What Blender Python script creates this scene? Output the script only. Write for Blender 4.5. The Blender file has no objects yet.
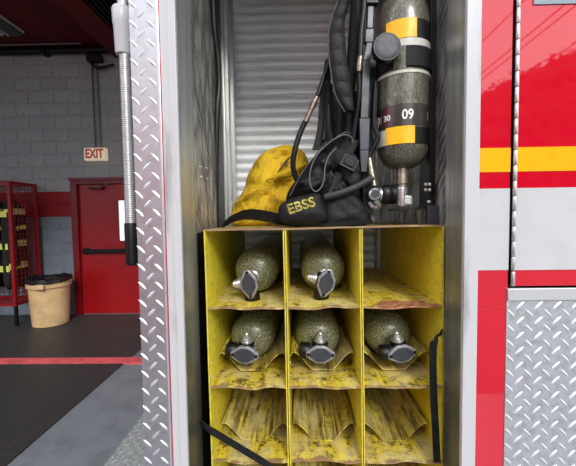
import bpy, bmesh, math, random
from mathutils import Vector, Matrix, Euler, noise
random.seed(7)
PI = math.pi
def R(d): return math.radians(d)
scene = bpy.context.scene
COL = scene.collection

# ------------------------------------------------------------------ camera
F = 320.0                                   # focal length in pixels of a 576 px wide frame
EYE = Vector((0, 0, 1.5))
CAMROT = Matrix.Rotation(R(0.9), 3, 'Z') @ Matrix.Rotation(R(90 - 2.78), 3, 'X') @ Matrix.Rotation(-0.0135, 3, 'Z')
cam_data = bpy.data.cameras.new('camera')
cam_data.sensor_width = 36
cam_data.sensor_fit = 'HORIZONTAL'
cam_data.lens = F / 576 * 36
cam_data.clip_start = 0.02
cam = bpy.data.objects.new('camera', cam_data)
COL.objects.link(cam)
cam.matrix_world = Matrix.Translation(EYE) @ CAMROT.to_4x4()
scene.camera = cam

# ------------------------------------------------------------------ world, sun, exposure
scene.view_settings.view_transform = 'Standard'
scene.view_settings.look = 'None'
scene.view_settings.gamma = 1
scene.view_settings.use_curve_mapping = False
scene.view_settings.exposure = 0.15
SKY_STRENGTH = 1.8
SUN_STRENGTH = 2.0
world = bpy.data.worlds.new('overcast_sky')
scene.world = world
world.use_nodes = True
wn, wl = world.node_tree.nodes, world.node_tree.links
wn.clear()
wo = wn.new('ShaderNodeOutputWorld'); wb = wn.new('ShaderNodeBackground')
wc = wn.new('ShaderNodeTexCoord'); wno = wn.new('ShaderNodeTexNoise'); wr = wn.new('ShaderNodeValToRGB')
wno.inputs['Scale'].default_value = 2.0; wno.inputs['Detail'].default_value = 4
wr.color_ramp.elements[0].position = .35; wr.color_ramp.elements[0].color = (.80, .88, 1.0, 1)
wr.color_ramp.elements[1].position = .65; wr.color_ramp.elements[1].color = (1.0, 1.0, 1.0, 1)
wl.new(wc.outputs['Generated'], wno.inputs['Vector']); wl.new(wno.outputs['Fac'], wr.inputs['Fac'])
wl.new(wr.outputs['Color'], wb.inputs['Color']); wb.inputs['Strength'].default_value = SKY_STRENGTH
wl.new(wb.outputs['Background'], wo.inputs['Surface'])
sun_data = bpy.data.lights.new('hazy_sun', 'SUN')
sun_data.energy = SUN_STRENGTH; sun_data.angle = R(16); sun_data.color = (1, .97, .92)
sun = bpy.data.objects.new('hazy_sun', sun_data); COL.objects.link(sun)
sun.rotation_euler = Vector((-.34, 1.0, -.74)).to_track_quat('-Z', 'Y').to_euler()   # shines from the front right

# ------------------------------------------------------------------ helpers
def at(x, y, Y):
    """world point seen at pixel x, y on the plane at depth Y"""
    d = CAMROT @ Vector(((x - 288) / F, -(y - 233) / F, -1))
    return EYE + d * (Y / d.y)
def catmull(pts, n=6, closed=False):
    P = [Vector(p) for p in pts]; out = []; m = len(P)
    for i in range(m if closed else m - 1):
        if closed: a, b, c, d = P[i - 1], P[i], P[(i + 1) % m], P[(i + 2) % m]
        else: a, b, c, d = P[max(i - 1, 0)], P[i], P[i + 1], P[min(i + 2, m - 1)]
        for k in range(n):
            t = k / n
            out.append(.5 * ((2 * b) + (c - a) * t + (2 * a - 5 * b + 4 * c - d) * t * t + (3 * b - a - 3 * c + d) * t ** 3))
    if not closed: out.append(P[-1])
    return out
def empty(name, loc, label, cat, group=None, rot=None):
    o = bpy.data.objects.new(name, None); o.empty_display_size = .05
    COL.objects.link(o); o.location = loc
    if rot: o.rotation_euler = rot
    o['label'] = label; o['category'] = cat
    if group: o['group'] = group
    return o
def tag(o, label=None, cat=None, group=None, kind=None):
    if label: o['label'] = label
    if cat: o['category'] = cat
    if group: o['group'] = group
    if kind: o['kind'] = kind
    return o
def root_of(o):
    while o.parent: o = o.parent
    return o
class MB:
    """collects geometry in world coordinates and links it as one mesh object"""
    def __init__(s): s.v = []; s.f = []
    def add(s, vs, fs):
        b = len(s.v); s.v += [Vector(p) for p in vs]; s.f += [tuple(i + b for i in f) for f in fs]; return s
    def box(s, x0, x1, y0, y1, z0, z1, M=None):
        vs = [Vector((x, y, z)) for x in (x0, x1) for y in (y0, y1) for z in (z0, z1)]
        if M: vs = [M @ p for p in vs]
        return s.add(vs, [(0, 1, 3, 2), (4, 6, 7, 5), (0, 4, 5, 1), (2, 3, 7, 6), (0, 2, 6, 4), (1, 5, 7, 3)])
    def tube(s, pts, r, n=10, caps=True, closed=False):
        P = [Vector(p) for p in pts]; m = len(P)
        rs = r if isinstance(r, (list, tuple)) else [r] * m
        up = None; rings = []
        for i in range(m):
            if closed: t = P[(i + 1) % m] - P[i - 1]
            else: t = P[min(i + 1, m - 1)] - P[max(i - 1, 0)]
            t.normalize()
            if up is None:
                up = t.orthogonal().normalized()
            up = (up - t * up.dot(t)); up.normalize(); w = t.cross(up)
            rings.append([P[i] + rs[i] * (up * math.cos(2 * PI * k / n) + w * math.sin(2 * PI * k / n)) for k in range(n)])
        vs = [p for q in rings for p in q]; fs = []
        for i in range(m if closed else m - 1):
            a, b = i * n, ((i + 1) % m) * n
            for k in range(n): fs.append((a + k, a + (k + 1) % n, b + (k + 1) % n, b + k))
        if caps and not closed:
            fs.append(tuple(range(n - 1, -1, -1))); fs.append(tuple(range((m - 1) * n, m * n)))
        return s.add(vs, fs)
    def lathe(s, prof, o, axis, n=24, caps=True):
        """prof = (radius, height along axis)"""
        a = Vector(axis).normalized(); u = a.orthogonal().normalized(); w = a.cross(u); o = Vector(o)
        vs = [o + a * h + r * (u * math.cos(2 * PI * k / n) + w * math.sin(2 * PI * k / n)) for r, h in prof for k in range(n)]
        fs = []
        for i in range(len(prof) - 1):
            for k in range(n): fs.append((i * n + k, i * n + (k + 1) % n, (i + 1) * n + (k + 1) % n, (i + 1) * n + k))
        if caps:
            fs.append(tuple(range(n - 1, -1, -1))); L = (len(prof) - 1) * n; fs.append(tuple(range(L, L + n)))
        return s.add(vs, fs)
    def prism(s, poly, o, u, v, w):
        """2-D polygon in the u, v frame at o, pushed along vector w"""
        o, u, v, w = Vector(o), Vector(u), Vector(v), Vector(w); n = len(poly)
        vs = [o + u * a + v * b for a, b in poly]; vs += [p + w for p in vs]
        fs = [tuple(range(n)), tuple(range(2 * n - 1, n - 1, -1))]
        fs += [(k, k + n, (k + 1) % n + n, (k + 1) % n) for k in range(n)]
        return s.add(vs, fs)
    def ribbon(s, pts, wid, thick):
        """flat strap; wid = width vector or one per point; thickness along path x width"""
        P = [Vector(p) for p in pts]; m = len(P); vs = []; fs = []
        for i in range(m):
            w = Vector(wid[i]) if isinstance(wid, list) else Vector(wid)
            t = (P[min(i + 1, m - 1)] - P[max(i - 1, 0)]).normalized()
            nn = t.cross(w).normalized() * thick / 2
            vs += [P[i] - w / 2 - nn, P[i] + w / 2 - nn, P[i] + w / 2 + nn, P[i] - w / 2 + nn]
        for i in range(m - 1):
            a, b = i * 4, i * 4 + 4
            for k in range(4): fs.append((a + k, a + (k + 1) % 4, b + (k + 1) % 4, b + k))
        fs.append((3, 2, 1, 0)); e = (m - 1) * 4; fs.append((e, e + 1, e + 2, e + 3))
        return s.add(vs, fs)
    def puff(s, outline, d, nrm=(0, -1, 0), amp=0.0, freq=20, seed=0, back=1.0, folds=None, sub=5):
        """cloth bag: outline of world points inflated by d along nrm"""
        P = catmull(outline, sub, True); c = sum(P, Vector()) / len(P); nrm = Vector(nrm).normalized(); m = len(P)
        T = [1, .97, .9, .8, .68, .54, .4, .26, .13]
        vs = []; fs = []
        def put(t, p, sg, k):
            q = c + (p - c) * t; h = d * (1 - t ** 2.6) ** .5 * k * sg
            a = noise.fractal(q * freq + Vector((seed, seed, 0)), 1, 2, 3) * amp * (1 if t < 1 else .5)
            if folds and sg > 0:
                for (fa, fb, fw, fh) in folds:
                    ab = fb - fa; tt = max(0, min(1, (q - fa).dot(ab) / ab.dot(ab))); dd = (q - fa - ab * tt).length
                    a += fh * math.exp(-(dd / fw) ** 2)
            return q + nrm * (h + a * sg)
        rows = [[put(t, p, 1, 1) for p in P] for t in T] 
        rowsb = [[put(t, p, -1, back) for p in P] for t in T[1:]]
        allr = rows[::-1] + rowsb
        vs = [p for q in allr for p in q]
        for i in range(len(allr) - 1):
            for k in range(m): fs.append((i * m + k, (i + 1) * m + k, (i + 1) * m + (k + 1) % m, i * m + (k + 1) % m))
        fs.append(tuple(range(m))); L = (len(allr) - 1) * m; fs.append(tuple(range(L + m - 1, L - 1, -1)))
        return s.add(vs, fs)
    def build(s, name, mat, parent=None, bevel=0, smooth=40, seg=2, local=False):
        off = Vector()
        if parent is not None and not local: off = root_of(parent).location
        me = bpy.data.meshes.new(name); me.from_pydata([p - off for p in s.v], [], s.f)
        bm = bmesh.new(); bm.from_mesh(me); bmesh.ops.recalc_face_normals(bm, faces=bm.faces)
        if bevel: bmesh.ops.bevel(bm, geom=[e for e in bm.edges if len(e.link_faces) == 2 and e.calc_face_angle() > .6], offset=bevel, segments=seg, affect='EDGES', profile=.5)
        bm.to_mesh(me); bm.free()
        me.materials.append(mat)
        if smooth: me.shade_smooth(); me.set_sharp_from_angle(angle=R(min(smooth, 22) if bevel else smooth))
        o = bpy.data.objects.new(name, me); COL.objects.link(o)
        if parent is not None: o.parent = parent
        return o
def text_mesh(body, size, bold=0.0, extrude=.0005, spacing=1.0):
    c = bpy.data.curves.new('lettering', 'FONT'); c.body = body; c.size = size; c.extrude = extrude; c.offset = bold
    c.align_x = 'CENTER'; c.align_y = 'CENTER'; c.space_character = spacing; c.resolution_u = 4
    o = bpy.data.objects.new('lettering', c); COL.objects.link(o)
    bpy.context.view_layer.update()
    me = bpy.data.meshes.new_from_object(o.evaluated_get(bpy.context.evaluated_depsgraph_get()))
    bpy.data.objects.remove(o)
    vs = [v.co.copy() for v in me.vertices]; fs = [tuple(p.vertices) for p in me.polygons]
    bpy.data.meshes.remove(me)
    return vs, fs
def copy_tree(o, parent=None):
    c = o.copy(); COL.objects.link(c)
    if parent: c.parent = parent
    for ch in list(o.children): copy_tree(ch, c)
    return c

# ------------------------------------------------------------------ materials
def srgb(r, g, b):
    f = lambda c: (c / 255 / 12.92) if c / 255 <= .04045 else ((c / 255 + .055) / 1.055) ** 2.4
    return (f(r), f(g), f(b), 1)
class Mat:
    def __init__(s, name, col=(128, 128, 128), rough=.5, metal=0, spec=.5, coat=0, ior=1.45):
        s.m = bpy.data.materials.new(name); s.m.use_nodes = True
        s.n = s.m.node_tree.nodes; s.l = s.m.node_tree.links
        s.b = s.n['Principled BSDF']
        s.b.inputs['Base Color'].default_value = srgb(*col); s.b.inputs['Roughness'].default_value = rough
        s.b.inputs['Metallic'].default_value = metal; s.b.inputs['Specular IOR Level'].default_value = spec
        s.b.inputs['Coat Weight'].default_value = coat; s.b.inputs['IOR'].default_value = ior
        s.col = s.b.inputs['Base Color'].default_value[:]
        s.c = s.n.new('ShaderNodeTexCoord').outputs['Object']; s.cur = None; s.hs = None
    def vec(s, scale=(1, 1, 1), rot=(0, 0, 0)):
        mp = s.n.new('ShaderNodeMapping'); mp.inputs['Scale'].default_value = scale; mp.inputs['Rotation'].default_value = rot
        s.l.new(s.c, mp.inputs['Vector']); return mp.outputs['Vector']
    def noise(s, scale=10, detail=4, vec=None, rough=.6, dist=0):
        t = s.n.new('ShaderNodeTexNoise'); t.inputs['Scale'].default_value = scale; t.inputs['Detail'].default_value = detail
        t.inputs['Roughness'].default_value = rough; t.inputs['Distortion'].default_value = dist
        s.l.new(vec or s.c, t.inputs['Vector']); return t.outputs['Fac']
    def voro(s, scale=10, vec=None, feat='F1', out='Distance'):
        t = s.n.new('ShaderNodeTexVoronoi'); t.inputs['Scale'].default_value = scale; t.feature = feat
        s.l.new(vec or s.c, t.inputs['Vector']); return t.outputs[out]
    def wave(s, scale=10, vec=None, dist=0, dirn='X', detail=2):
        t = s.n.new('ShaderNodeTexWave'); t.inputs['Scale'].default_value = scale; t.inputs['Distortion'].default_value = dist
        t.bands_direction = dirn; t.inputs['Detail'].default_value = detail
        s.l.new(vec or s.c, t.inputs['Vector']); return t.outputs['Fac']
    def ramp(s, fac, lo, hi, a=0.0, b=1.0):
        t = s.n.new('ShaderNodeMapRange'); t.inputs['From Min'].default_value = lo; t.inputs['From Max'].default_value = hi
        t.inputs['To Min'].default_value = a; t.inputs['To Max'].default_value = b
        s.l.new(fac, t.inputs['Value']); return t.outputs['Result']
    def math(s, op, a, b):
        t = s.n.new('ShaderNodeMath'); t.operation = op
        for i, q in enumerate((a, b)):
            if isinstance(q, (int, float)): t.inputs[i].default_value = q
            else: s.l.new(q, t.inputs[i])
        return t.outputs[0]
    def axis(s, k):
        t = s.n.new('ShaderNodeSeparateXYZ'); s.l.new(s.c, t.inputs[0]); return t.outputs[k]
    def dist(s, p):
        t = s.n.new('ShaderNodeVectorMath'); t.operation = 'DISTANCE'; s.l.new(s.c, t.inputs[0]); t.inputs[1].default_value = p
        return t.outputs['Value']
    def mix(s, fac, col, amount=1.0):
        """mix another colour over the present one by fac"""
        t = s.n.new('ShaderNodeMix'); t.data_type = 'RGBA'
        if amount != 1: fac = s.math('MULTIPLY', fac, amount)
        s.l.new(fac, t.inputs['Factor'])
        if s.cur is None: t.inputs[6].default_value = s.col
        else: s.l.new(s.cur, t.inputs[6])
        t.inputs[7].default_value = srgb(*col)
        s.cur = t.outputs[2]; s.l.new(s.cur, s.b.inputs['Base Color']); return s
    def rough(s, fac, a, b):
        s.l.new(s.ramp(fac, 0, 1, a, b), s.b.inputs['Roughness']); return s
    def bump(s, h, strength=.3, dist=.01):
        t = s.n.new('ShaderNodeBump'); t.inputs['Strength'].default_value = strength; t.inputs['Distance'].default_value = dist
        s.l.new(h, t.inputs['Height'])
        if s.hs is not None: s.l.new(s.hs, t.inputs['Normal'])
        s.hs = t.outputs['Normal']; s.l.new(s.hs, s.b.inputs['Normal']); return s
def simple(name, col, rough=.5, metal=0, var=.12, scale=30, bump=.0, coat=0, ior=1.45, bs=None):
    m = Mat(name, col, rough, metal, coat=coat, ior=ior)
    f = m.noise(scale, 4)
    m.mix(m.ramp(f, .4, .75), tuple(int(c * (1 - 2.5 * var)) for c in col))
    m.rough(f, max(rough - .1, .02), min(rough + .1, 1))
    if bump: m.bump(m.noise(bs or scale * 4, 3), bump, .004)
    return m.m

# red glossy body paint
m = Mat('red_body_paint', (196, 12, 38), .03, 0, coat=0, ior=1.8)
RED = m.m
WHITE_TAPE = simple('white_vinyl', (190, 192, 194), .28, 0, .02, 12)
YELLOW_TAPE = simple('amber_vinyl', (246, 172, 8), .25, 0, .03, 12)
m = Mat('white_painted_trim', (188, 190, 193), .35); f = m.noise(20, 5, m.vec((1, 1, .15)))
m.mix(m.ramp(f, .58, .75), (150, 150, 150)); WHITE_TRIM = m.m
# bright tread plate
m = Mat('bright_tread_plate', (184, 187, 193), .42, .5); f = m.noise(60, 5)
m.mix(m.ramp(f, .45, .75), (150, 152, 155)); m.rough(m.noise(25, 4), .36, .54); m.bump(m.noise(200, 3), .12, .002); TREAD = m.m
m = Mat('polished_corner_plate', (190, 193, 199), .4, .85); f = m.noise(60, 5)
m.mix(m.ramp(f, .45, .75), (172, 174, 178)); m.rough(m.noise(25, 4), .34, .5); CORNER = m.m
TREAD_DULL = simple('dusty_tread_plate', (186, 192, 192), .5, .4, .12, 60, .1)
RAIL = simple('brushed_rail_steel', (190, 191, 192), .35, .7, .05, 60)
m = Mat('worn_lug_metal', (212, 214, 218), .4, .6); m.rough(m.noise(80, 3), .32, .48); LUG = m.m
# brushed aluminium jamb, reflection of dark ground painted into its lower part
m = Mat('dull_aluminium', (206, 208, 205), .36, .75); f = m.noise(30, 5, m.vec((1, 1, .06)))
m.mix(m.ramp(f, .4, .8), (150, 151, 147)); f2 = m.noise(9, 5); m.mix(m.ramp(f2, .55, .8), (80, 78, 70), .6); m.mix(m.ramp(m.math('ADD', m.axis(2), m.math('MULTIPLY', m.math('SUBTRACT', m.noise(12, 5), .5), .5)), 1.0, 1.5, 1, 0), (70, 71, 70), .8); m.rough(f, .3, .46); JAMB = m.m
# engine-turned (swirled) aluminium
m = Mat('swirled_aluminium', (212, 211, 206), .36, .6)
d = m.voro(20, m.vec((1, 1.7, .6), (R(35), 0, 0))); w = m.wave(14, m.vec((1, 1, 1), (R(-40), 0, 0)), 6, 'Y', 3)
m.mix(m.ramp(d, .15, .7), (104, 103, 98)); m.mix(m.ramp(w, .45, .95), (205, 203, 198), .55)
m.mix(m.ramp(m.noise(7, 5), .5, .75), (110, 106, 98), .5); m.rough(d, .25, .6); m.bump(d, .5, .01); SWIRL = m.m
m = Mat('slat_aluminium', (242, 244, 244), .4, .15); f = m.noise(14, 5, m.vec((.3, 1, 2)))
m.mix(m.ramp(f, .45, .8), (205, 206, 204)); m.rough(f, .35, .55); SLAT = m.m
# rack paint
RACK_Y0 = .82
def rack_mat(name, dirt=.6, streak=.5, col=(238, 222, 62), edge=1.0, rust=None, tan=.0):
    m = Mat(name, col, .45)
    m.mix(m.ramp(m.noise(5, 4), .4, .75), (216, 194, 52), .6)
    st = m.noise(95, 5, m.vec((1, .05, 1)), .72); m.mix(m.ramp(st, .47, .6), (70, 52, 20), streak)
    st2 = m.noise(26, 4, m.vec((1, .12, 1)), .7); m.mix(m.ramp(st2, .47, .6), (84, 70, 40), streak * .8)
    g = m.noise(45, 6, None, .75); m.mix(m.ramp(g, .50, .6), (64, 48, 26), dirt)
    g2 = m.noise(150, 3, None, .7); m.mix(m.ramp(g2, .6, .68), (48, 34, 18), dirt * .9)
    if tan: m.mix(m.ramp(m.noise(18, 5, m.vec((1, .5, 1))), .42, .62), (208, 194, 142), tan)
    if edge:
        e = m.math('ADD', m.ramp(m.axis(1), .0, .035, 1, 0), m.math('MULTIPLY', m.math('SUBTRACT', m.noise(40, 4), .5), 1.6))
        m.mix(m.ramp(e, .75, 1.0), (150, 118, 84), edge); 
    if rust:
        for p, r in rust:
            q = m.math('ADD', m.dist(p), m.math('MULTIPLY', m.math('SUBTRACT', m.noise(30, 4), .5), .06))
            m.mix(m.ramp(q, r - .004, r, 1, 0), (150, 92, 66)); m.mix(m.math('MULTIPLY', m.ramp(q, r - .004, r, 1, 0), m.ramp(m.noise(70, 5), .45, .6)), (196, 150, 116), .6); m.mix(m.math('MULTIPLY', m.ramp(q, r - .004, r, 1, 0), m.ramp(m.noise(45, 5, None, .7), .55, .66)), (70, 40, 28), .8); 
    m.rough(g, .35, .7); m.bump(g, .25, .003)
    return m.m
RACK_SIDE = rack_mat('yellow_rack_paint', .22, .06, edge=.35)
RACK_TOP = rack_mat('bare_worn_rack_top', .7, .3, (138, 112, 78), 1.0, None, .6)
RACK_SHELF = rack_mat('worn_yellow_shelf_paint', .9, .3, (228, 202, 60), 1.0, None, .75)
RACK_RUST = rack_mat('rusted_yellow_shelf_paint', .9, .3, (228, 202, 60), 1.0, [((.27, .015, .625), .05), ((.325, .01, .625), .045)], .5)
RACK_CRADLE = rack_mat('streaked_yellow_cradle_paint', .55, .95, (224, 202, 84), 1.0, None, .55)
# wound-fibre cylinder
def fibre(name, col, dark):
    m = Mat(name, col, .4, 0, coat=.35); m.b.inputs['Coat Roughness'].default_value = .28
    a = m.noise(230, 3, m.vec((1, .16, 1), (0, R(35), R(12))), .7); b = m.noise(230, 3, m.vec((1, .16, 1), (0, R(-35), R(-14))), .7)
    m.mix(m.ramp(a, .45, .6), dark); m.mix(m.ramp(b, .55, .68), (206, 206, 172), .6); m.mix(m.ramp(m.noise(8, 4), .5, .8), (84, 82, 62), .5)
    m.rough(a, .22, .45); m.bump(a, .2, .002); return m.m
FIBRE = fibre('olive_fibre_winding', (124, 126, 94), (50, 52, 34))
m = Mat('grey_fibre_winding', (104, 102, 88), .3, .1, coat=.6); m.b.inputs['Coat Roughness'].default_value = .12
a = m.noise(330, 3, m.vec((1, 1, .25), (R(20), 0, 0)), .7); b = m.noise(330, 3, m.vec((1, 1, .25), (R(-20), R(20), 0)), .7)
m.mix(m.ramp(a, .42, .6), (60, 58, 50)); m.mix(m.ramp(b, .56, .7), (184, 180, 160), .6); m.bump(a, .2, .002); FIBRE_TALL = m.m
STEEL = simple('scuffed_nickel', (214, 214, 212), .3, .75, .1, 90)
VALVE = simple('cast_valve_metal', (164, 166, 170), .4, .5, .12, 120)
BRASS = simple('dull_brass', (168, 162, 142), .38, .85, .1, 90)
COPPER = simple('tarnished_copper_fitting', (148, 132, 118), .38, .85, .15, 90)
RUBBER = simple('black_rubber', (11, 11, 12), .42, 0, .1, 60, .1)
DARKFACE = simple('dark_gauge_face', (62, 64, 69), .35, 0, .1, 60)
TUBE_GREY = simple('dark_grey_tube', (58, 60, 63), .45, 0, .08, 70)
GREYPUCK = simple('grey_rubber_cap', (78, 80, 84), .5, 0, .08, 70)
BLACK_METAL = simple('black_bracket_metal', (20, 20, 22), .4, .3, .1, 60)
GREY_METAL = simple('grey_backplate_metal', (74, 76, 80), .42, .7, .06, 40)
m = Mat('black_nylon_cloth', (10, 10, 11), .6); w1 = m.wave(420, None, 0, 'X'); w2 = m.wave(420, None, 0, 'Z')
m.mix(m.ramp(m.noise(14, 5), .5, .75), (24, 25, 27)); m.bump(m.math('ADD', w1, w2), .2, .001); m.bump(m.noise(30, 4), .5, .008); NYLON = m.m
m = Mat('black_webbing', (9, 9, 10), .6); m.bump(m.wave(300, m.vec((1, 1, 1), (0, R(45), 0)), 0, 'X'), .35, .001)
m.mix(m.ramp(m.noise(40, 3), .5, .7), (30, 31, 33)); WEB = m.m
m = Mat('worn_yellow_cloth', (216, 176, 30), .8); m.mix(m.ramp(m.noise(9, 5), .45, .72), (168, 128, 20), .8)
m.mix(m.ramp(m.noise(40, 6), .54, .7), (104, 76, 22), .75); m.bump(m.noise(260, 2), .2, .002); m.bump(m.noise(14, 4, None, .6, 1.2), .9, .02); YCLOTH = m.m
PIPING = simple('grey_reflective_cord', (104, 104, 102), .5, 0, .05, 60)
LETTER_Y = simple('olive_yellow_print', (182, 168, 66), .6, 0, .25, 160)
LETTER_W = simple('white_print', (235, 235, 232), .5, 0, .03, 100)
LETTER_R = simple('pale_red_print', (200, 120, 120), .5, 0, .03, 100)
LABEL_DK = simple('dark_label_film', (52, 50, 46), .3, 0, .1, 50, coat=.4)
LABEL_RED = simple('dark_red_label_film', (86, 34, 34), .3, 0, .1, 50, coat=.4)
RETRO = simple('amber_reflective_tape', (255, 190, 14), .35, 0, .05, 60)
WHITE_BAND = simple('pale_band', (206, 206, 196), .4, 0, .06, 60)
# station
def block_mat(name, col, rough=.6):
    m = Mat(name, col, rough); f = m.noise(16, 5)
    info = m.n.new('ShaderNodeObjectInfo'); m.mix(m.ramp(info.outputs['Random'], 0, 1, 0, .25), tuple(int(c * .7) for c in col))
    m.mix(m.ramp(f, .5, .8), tuple(int(c * .8) for c in col)); m.bump(m.noise(90, 4), .35, .004); return m.m
BLOCK_GREY = block_mat('grey_painted_block', (158, 165, 166))
BLOCK_BLUE = block_mat('blue_grey_painted_block', (124, 137, 147))
BLOCK_RED = block_mat('red_painted_block', (150, 14, 24))
MORTAR = simple('painted_mortar', (142, 149, 150), .8, 0, .05, 30)
MORTAR_BLUE = simple('blue_grey_mortar', (112, 123, 132), .8, 0, .05, 30)
BLOCK_RED_M = simple('red_painted_mortar', (126, 12, 20), .8, 0, .05, 30)
DOOR_RED = simple('red_steel_door_paint', (164, 16, 24), .4, 0, .06, 8)
FRAME_RED = simple('red_door_frame_paint', (122, 12, 22), .4, 0, .06, 8)
CEIL = simple('dark_red_ceiling_paint', (100, 8, 14), .7, 0, .1, 4)
BEAM_BLACK = simple('black_painted_steel', (18, 18, 19), .5, .2, .1, 20)
GALV = simple('galvanised_conduit', (120, 120, 122), .45, .7, .08, 40)
m = Mat('black_rubber_mat', (48, 49, 51), .42); wv = m.wave(22, None, .2, 'Y'); wx = m.wave(14, None, 0, 'X')
h = m.math('MULTIPLY', wv, m.ramp(wx, .1, .4)); m.mix(m.ramp(m.noise(3, 5), .45, .75), (58, 58, 60)); m.mix(m.ramp(h, .6, 1), (96, 97, 99), .7); m.bump(h, 1.0, .014); MAT = m.m
m = Mat('grey_floor_paint', (128, 134, 142), .4); m.mix(m.ramp(m.noise(5, 6), .45, .75), (104, 109, 116)); m.mix(m.ramp(m.noise(90, 3), .66, .72), (160, 164, 168), .5)
m.bump(m.noise(120, 3), .1, .003); FLOOR = m.m
LINE_RED = simple('red_floor_line_paint', (238, 104, 110), .5, 0, .1, 9)
CAN = simple('beige_plastic', (222, 190, 140), .45, 0, .06, 6)
m = Mat('black_bin_liner', (14, 14, 16), .25); m.bump(m.noise(30, 4, None, .6, 1), .8, .02); LINER = m.m
RACKRED = simple('red_powder_coated_tube', (140, 14, 22), .4, 0, .06, 20)
COATBROWN = simple('brown_worn_webbing', (92, 76, 48), .8, 0, .15, 40, .2)
COAT = simple('dark_turnout_cloth', (34, 32, 30), .85, 0, .15, 20, .3)
LIME = simple('lime_reflective_stripe', (226, 230, 110), .4, 0, .05, 40)
SILVER = simple('silver_reflective_stripe', (205, 205, 200), .35, .2, .05, 40)
SIGN_W = simple('cream_sign_face', (214, 200, 176), .4, 0, .04, 30)
SIGN_W.node_tree.nodes['Principled BSDF'].inputs['Emission Color'].default_value = srgb(255, 232, 196); SIGN_W.node_tree.nodes['Principled BSDF'].inputs['Emission Strength'].default_value = .32
STANDIN_PINK = simple('pale_pink_standin_paint', (236, 96, 108), .6, 0, .04, 5)  # paled to strengthen the pink reflected in the corner plate
PANE = simple('daylit_door_glass', (230, 234, 236), .2, 0, .02, 9)
PANE.node_tree.nodes['Principled BSDF'].inputs['Emission Color'].default_value = (.92, .97, 1, 1); PANE.node_tree.nodes['Principled BSDF'].inputs['Emission Strength'].default_value = .7
SIGN_R = simple('orange_red_sign_letters', (224, 74, 32), .4, 0, .04, 30)
LAMP_W = simple('white_lamp_housing', (186, 190, 190), .4, 0, .04, 10)
LOUVRE = simple('grey_lamp_louvre', (112, 116, 116), .35, .4, .05, 10)
m = Mat('pale_concrete', (112, 111, 109), .85); m.mix(m.ramp(m.noise(60, 6), .4, .7), (90, 90, 89)); m.bump(m.noise(120, 3), .4, .01); ASPHALT = m.m
m = Mat('tree_foliage', (56, 78, 36), .8); m.mix(m.ramp(m.noise(3, 5), .4, .7), (34, 52, 24)); LEAF = m.m
BARK = simple('bark', (72, 58, 44), .9, 0, .2, 6, .5)
WINDOWGLASS = simple('blue_grey_window', (132, 150, 160), .4, 0, .03, 4)
TYRE = simple('tyre_rubber', (24, 24, 24), .8, 0, .1, 30)

# ------------------------------------------------------------------ the setting: station and forecourt
def struct(name, mb, mat, parent=None, **k):
    o = mb.build(name, mat, parent, **k)
    if parent is None: o['kind'] = 'structure'
    return o
WY = 5.0                                                   # back wall
struct('floor', MB().box(-8, 4, -1.2, 5.3, -.12, 0), FLOOR)
struct('ground', MB().box(-60, 60, -70, -1.2, -.14, -.01), ASPHALT)
CZ = 4.13
ceil = struct('ceiling', MB().box(-8, 4, .6, 5.3, CZ, CZ + .2), CEIL)
wall = struct('wall_back', MB().box(-8, 3, WY + .012, WY + .25, 0, CZ), MORTAR)
for za, zb_, mm in ((0, 8 * .195, MORTAR_BLUE), (8 * .195, 10 * .195, BLOCK_RED_M), (10 * .195, CZ, MORTAR)):
    for xa, xb in ((-8, -3.46), (-2.2, 3)): MB().box(xa, xb, WY - .0145, WY + .012, za, zb_).build('mortar', mm, wall)
MB().box(-3.46, -2.2, WY - .0145, WY + .012, 2.12, CZ).build('mortar', MORTAR, wall)
struct('wall_left', MB().box(-8.2, -8, -1.2, 5.3, 0, CZ + .2), BLOCK_GREY)
# concrete blocks one by one, around the door opening
DX0, DX1, DZ1 = -3.46, -2.2, 2.12
bmesh_cache = {}
BW, BH = .4064, .195
for r in range(22):
    z0 = r * BH; z1 = min(z0 + BH, CZ)
    if z1 - z0 < .05: break
    mat = BLOCK_BLUE if r <= 7 else (BLOCK_RED if r <= 9 else BLOCK_GREY)
    x = -6.30 - (BW / 2 if r % 2 else 0)
    while x < -1.0:
        a, b = x, x + BW; x += BW
        segs = [(a, b)]
        if z0 < DZ1 - .02: segs = [(a, min(b, DX0)), (max(a, DX1), b)]
        for a, b in segs:
            if b - a < .06: continue
            key = (round(b - a, 3), round(z1 - z0, 3), mat.name)
            if key not in bmesh_cache:
                me = MB().box(0, b - a - .006, 0, .04, 0, z1 - z0 - .006).build('block', mat, None, bevel=.002, seg=1)
                bmesh_cache[key] = me.data; o = me
            else:
                o = bpy.data.objects.new('block', bmesh_cache[key]); COL.objects.link(o)
            o.parent = wall; o.location = (a + .003, WY - .02 + random.uniform(-.001, .001), z0 + .003)
# door
dr = struct('door_1', MB().box(-3.36, -2.3, WY + .0, WY + .011, .01, 2.06), DOOR_RED)
g = MB(); g.box(DX0, -3.36, WY - .05, WY + .011, 0, DZ1).box(-2.3, DX1, WY - .05, WY + .011, 0, DZ1).box(-3.36, -2.3, WY - .05, WY + .011, 2.06, DZ1)
struct('door_frame', g, FRAME_RED, dr, bevel=.004)
g = MB().box(DX0 - .008, DX1 + .008, WY - .075, WY - .022, DZ1, DZ1 + .035); struct('drip_cap', g, FRAME_RED, dr)
g = MB().box(-3.3, -2.38, WY - .07, WY - .03, .985, 1.045).box(-3.3, -3.22, WY - .04, WY, .97, 1.06).box(-2.44, -2.36, WY - .04, WY, .97, 1.06)
struct('push_bar', g, BEAM_BLACK, dr, bevel=.006)
g = MB().box(-3.2, -2.95, WY - .06, WY, 1.985, 2.05); struct('door_closer', g, FRAME_RED, dr, bevel=.008)
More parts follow.
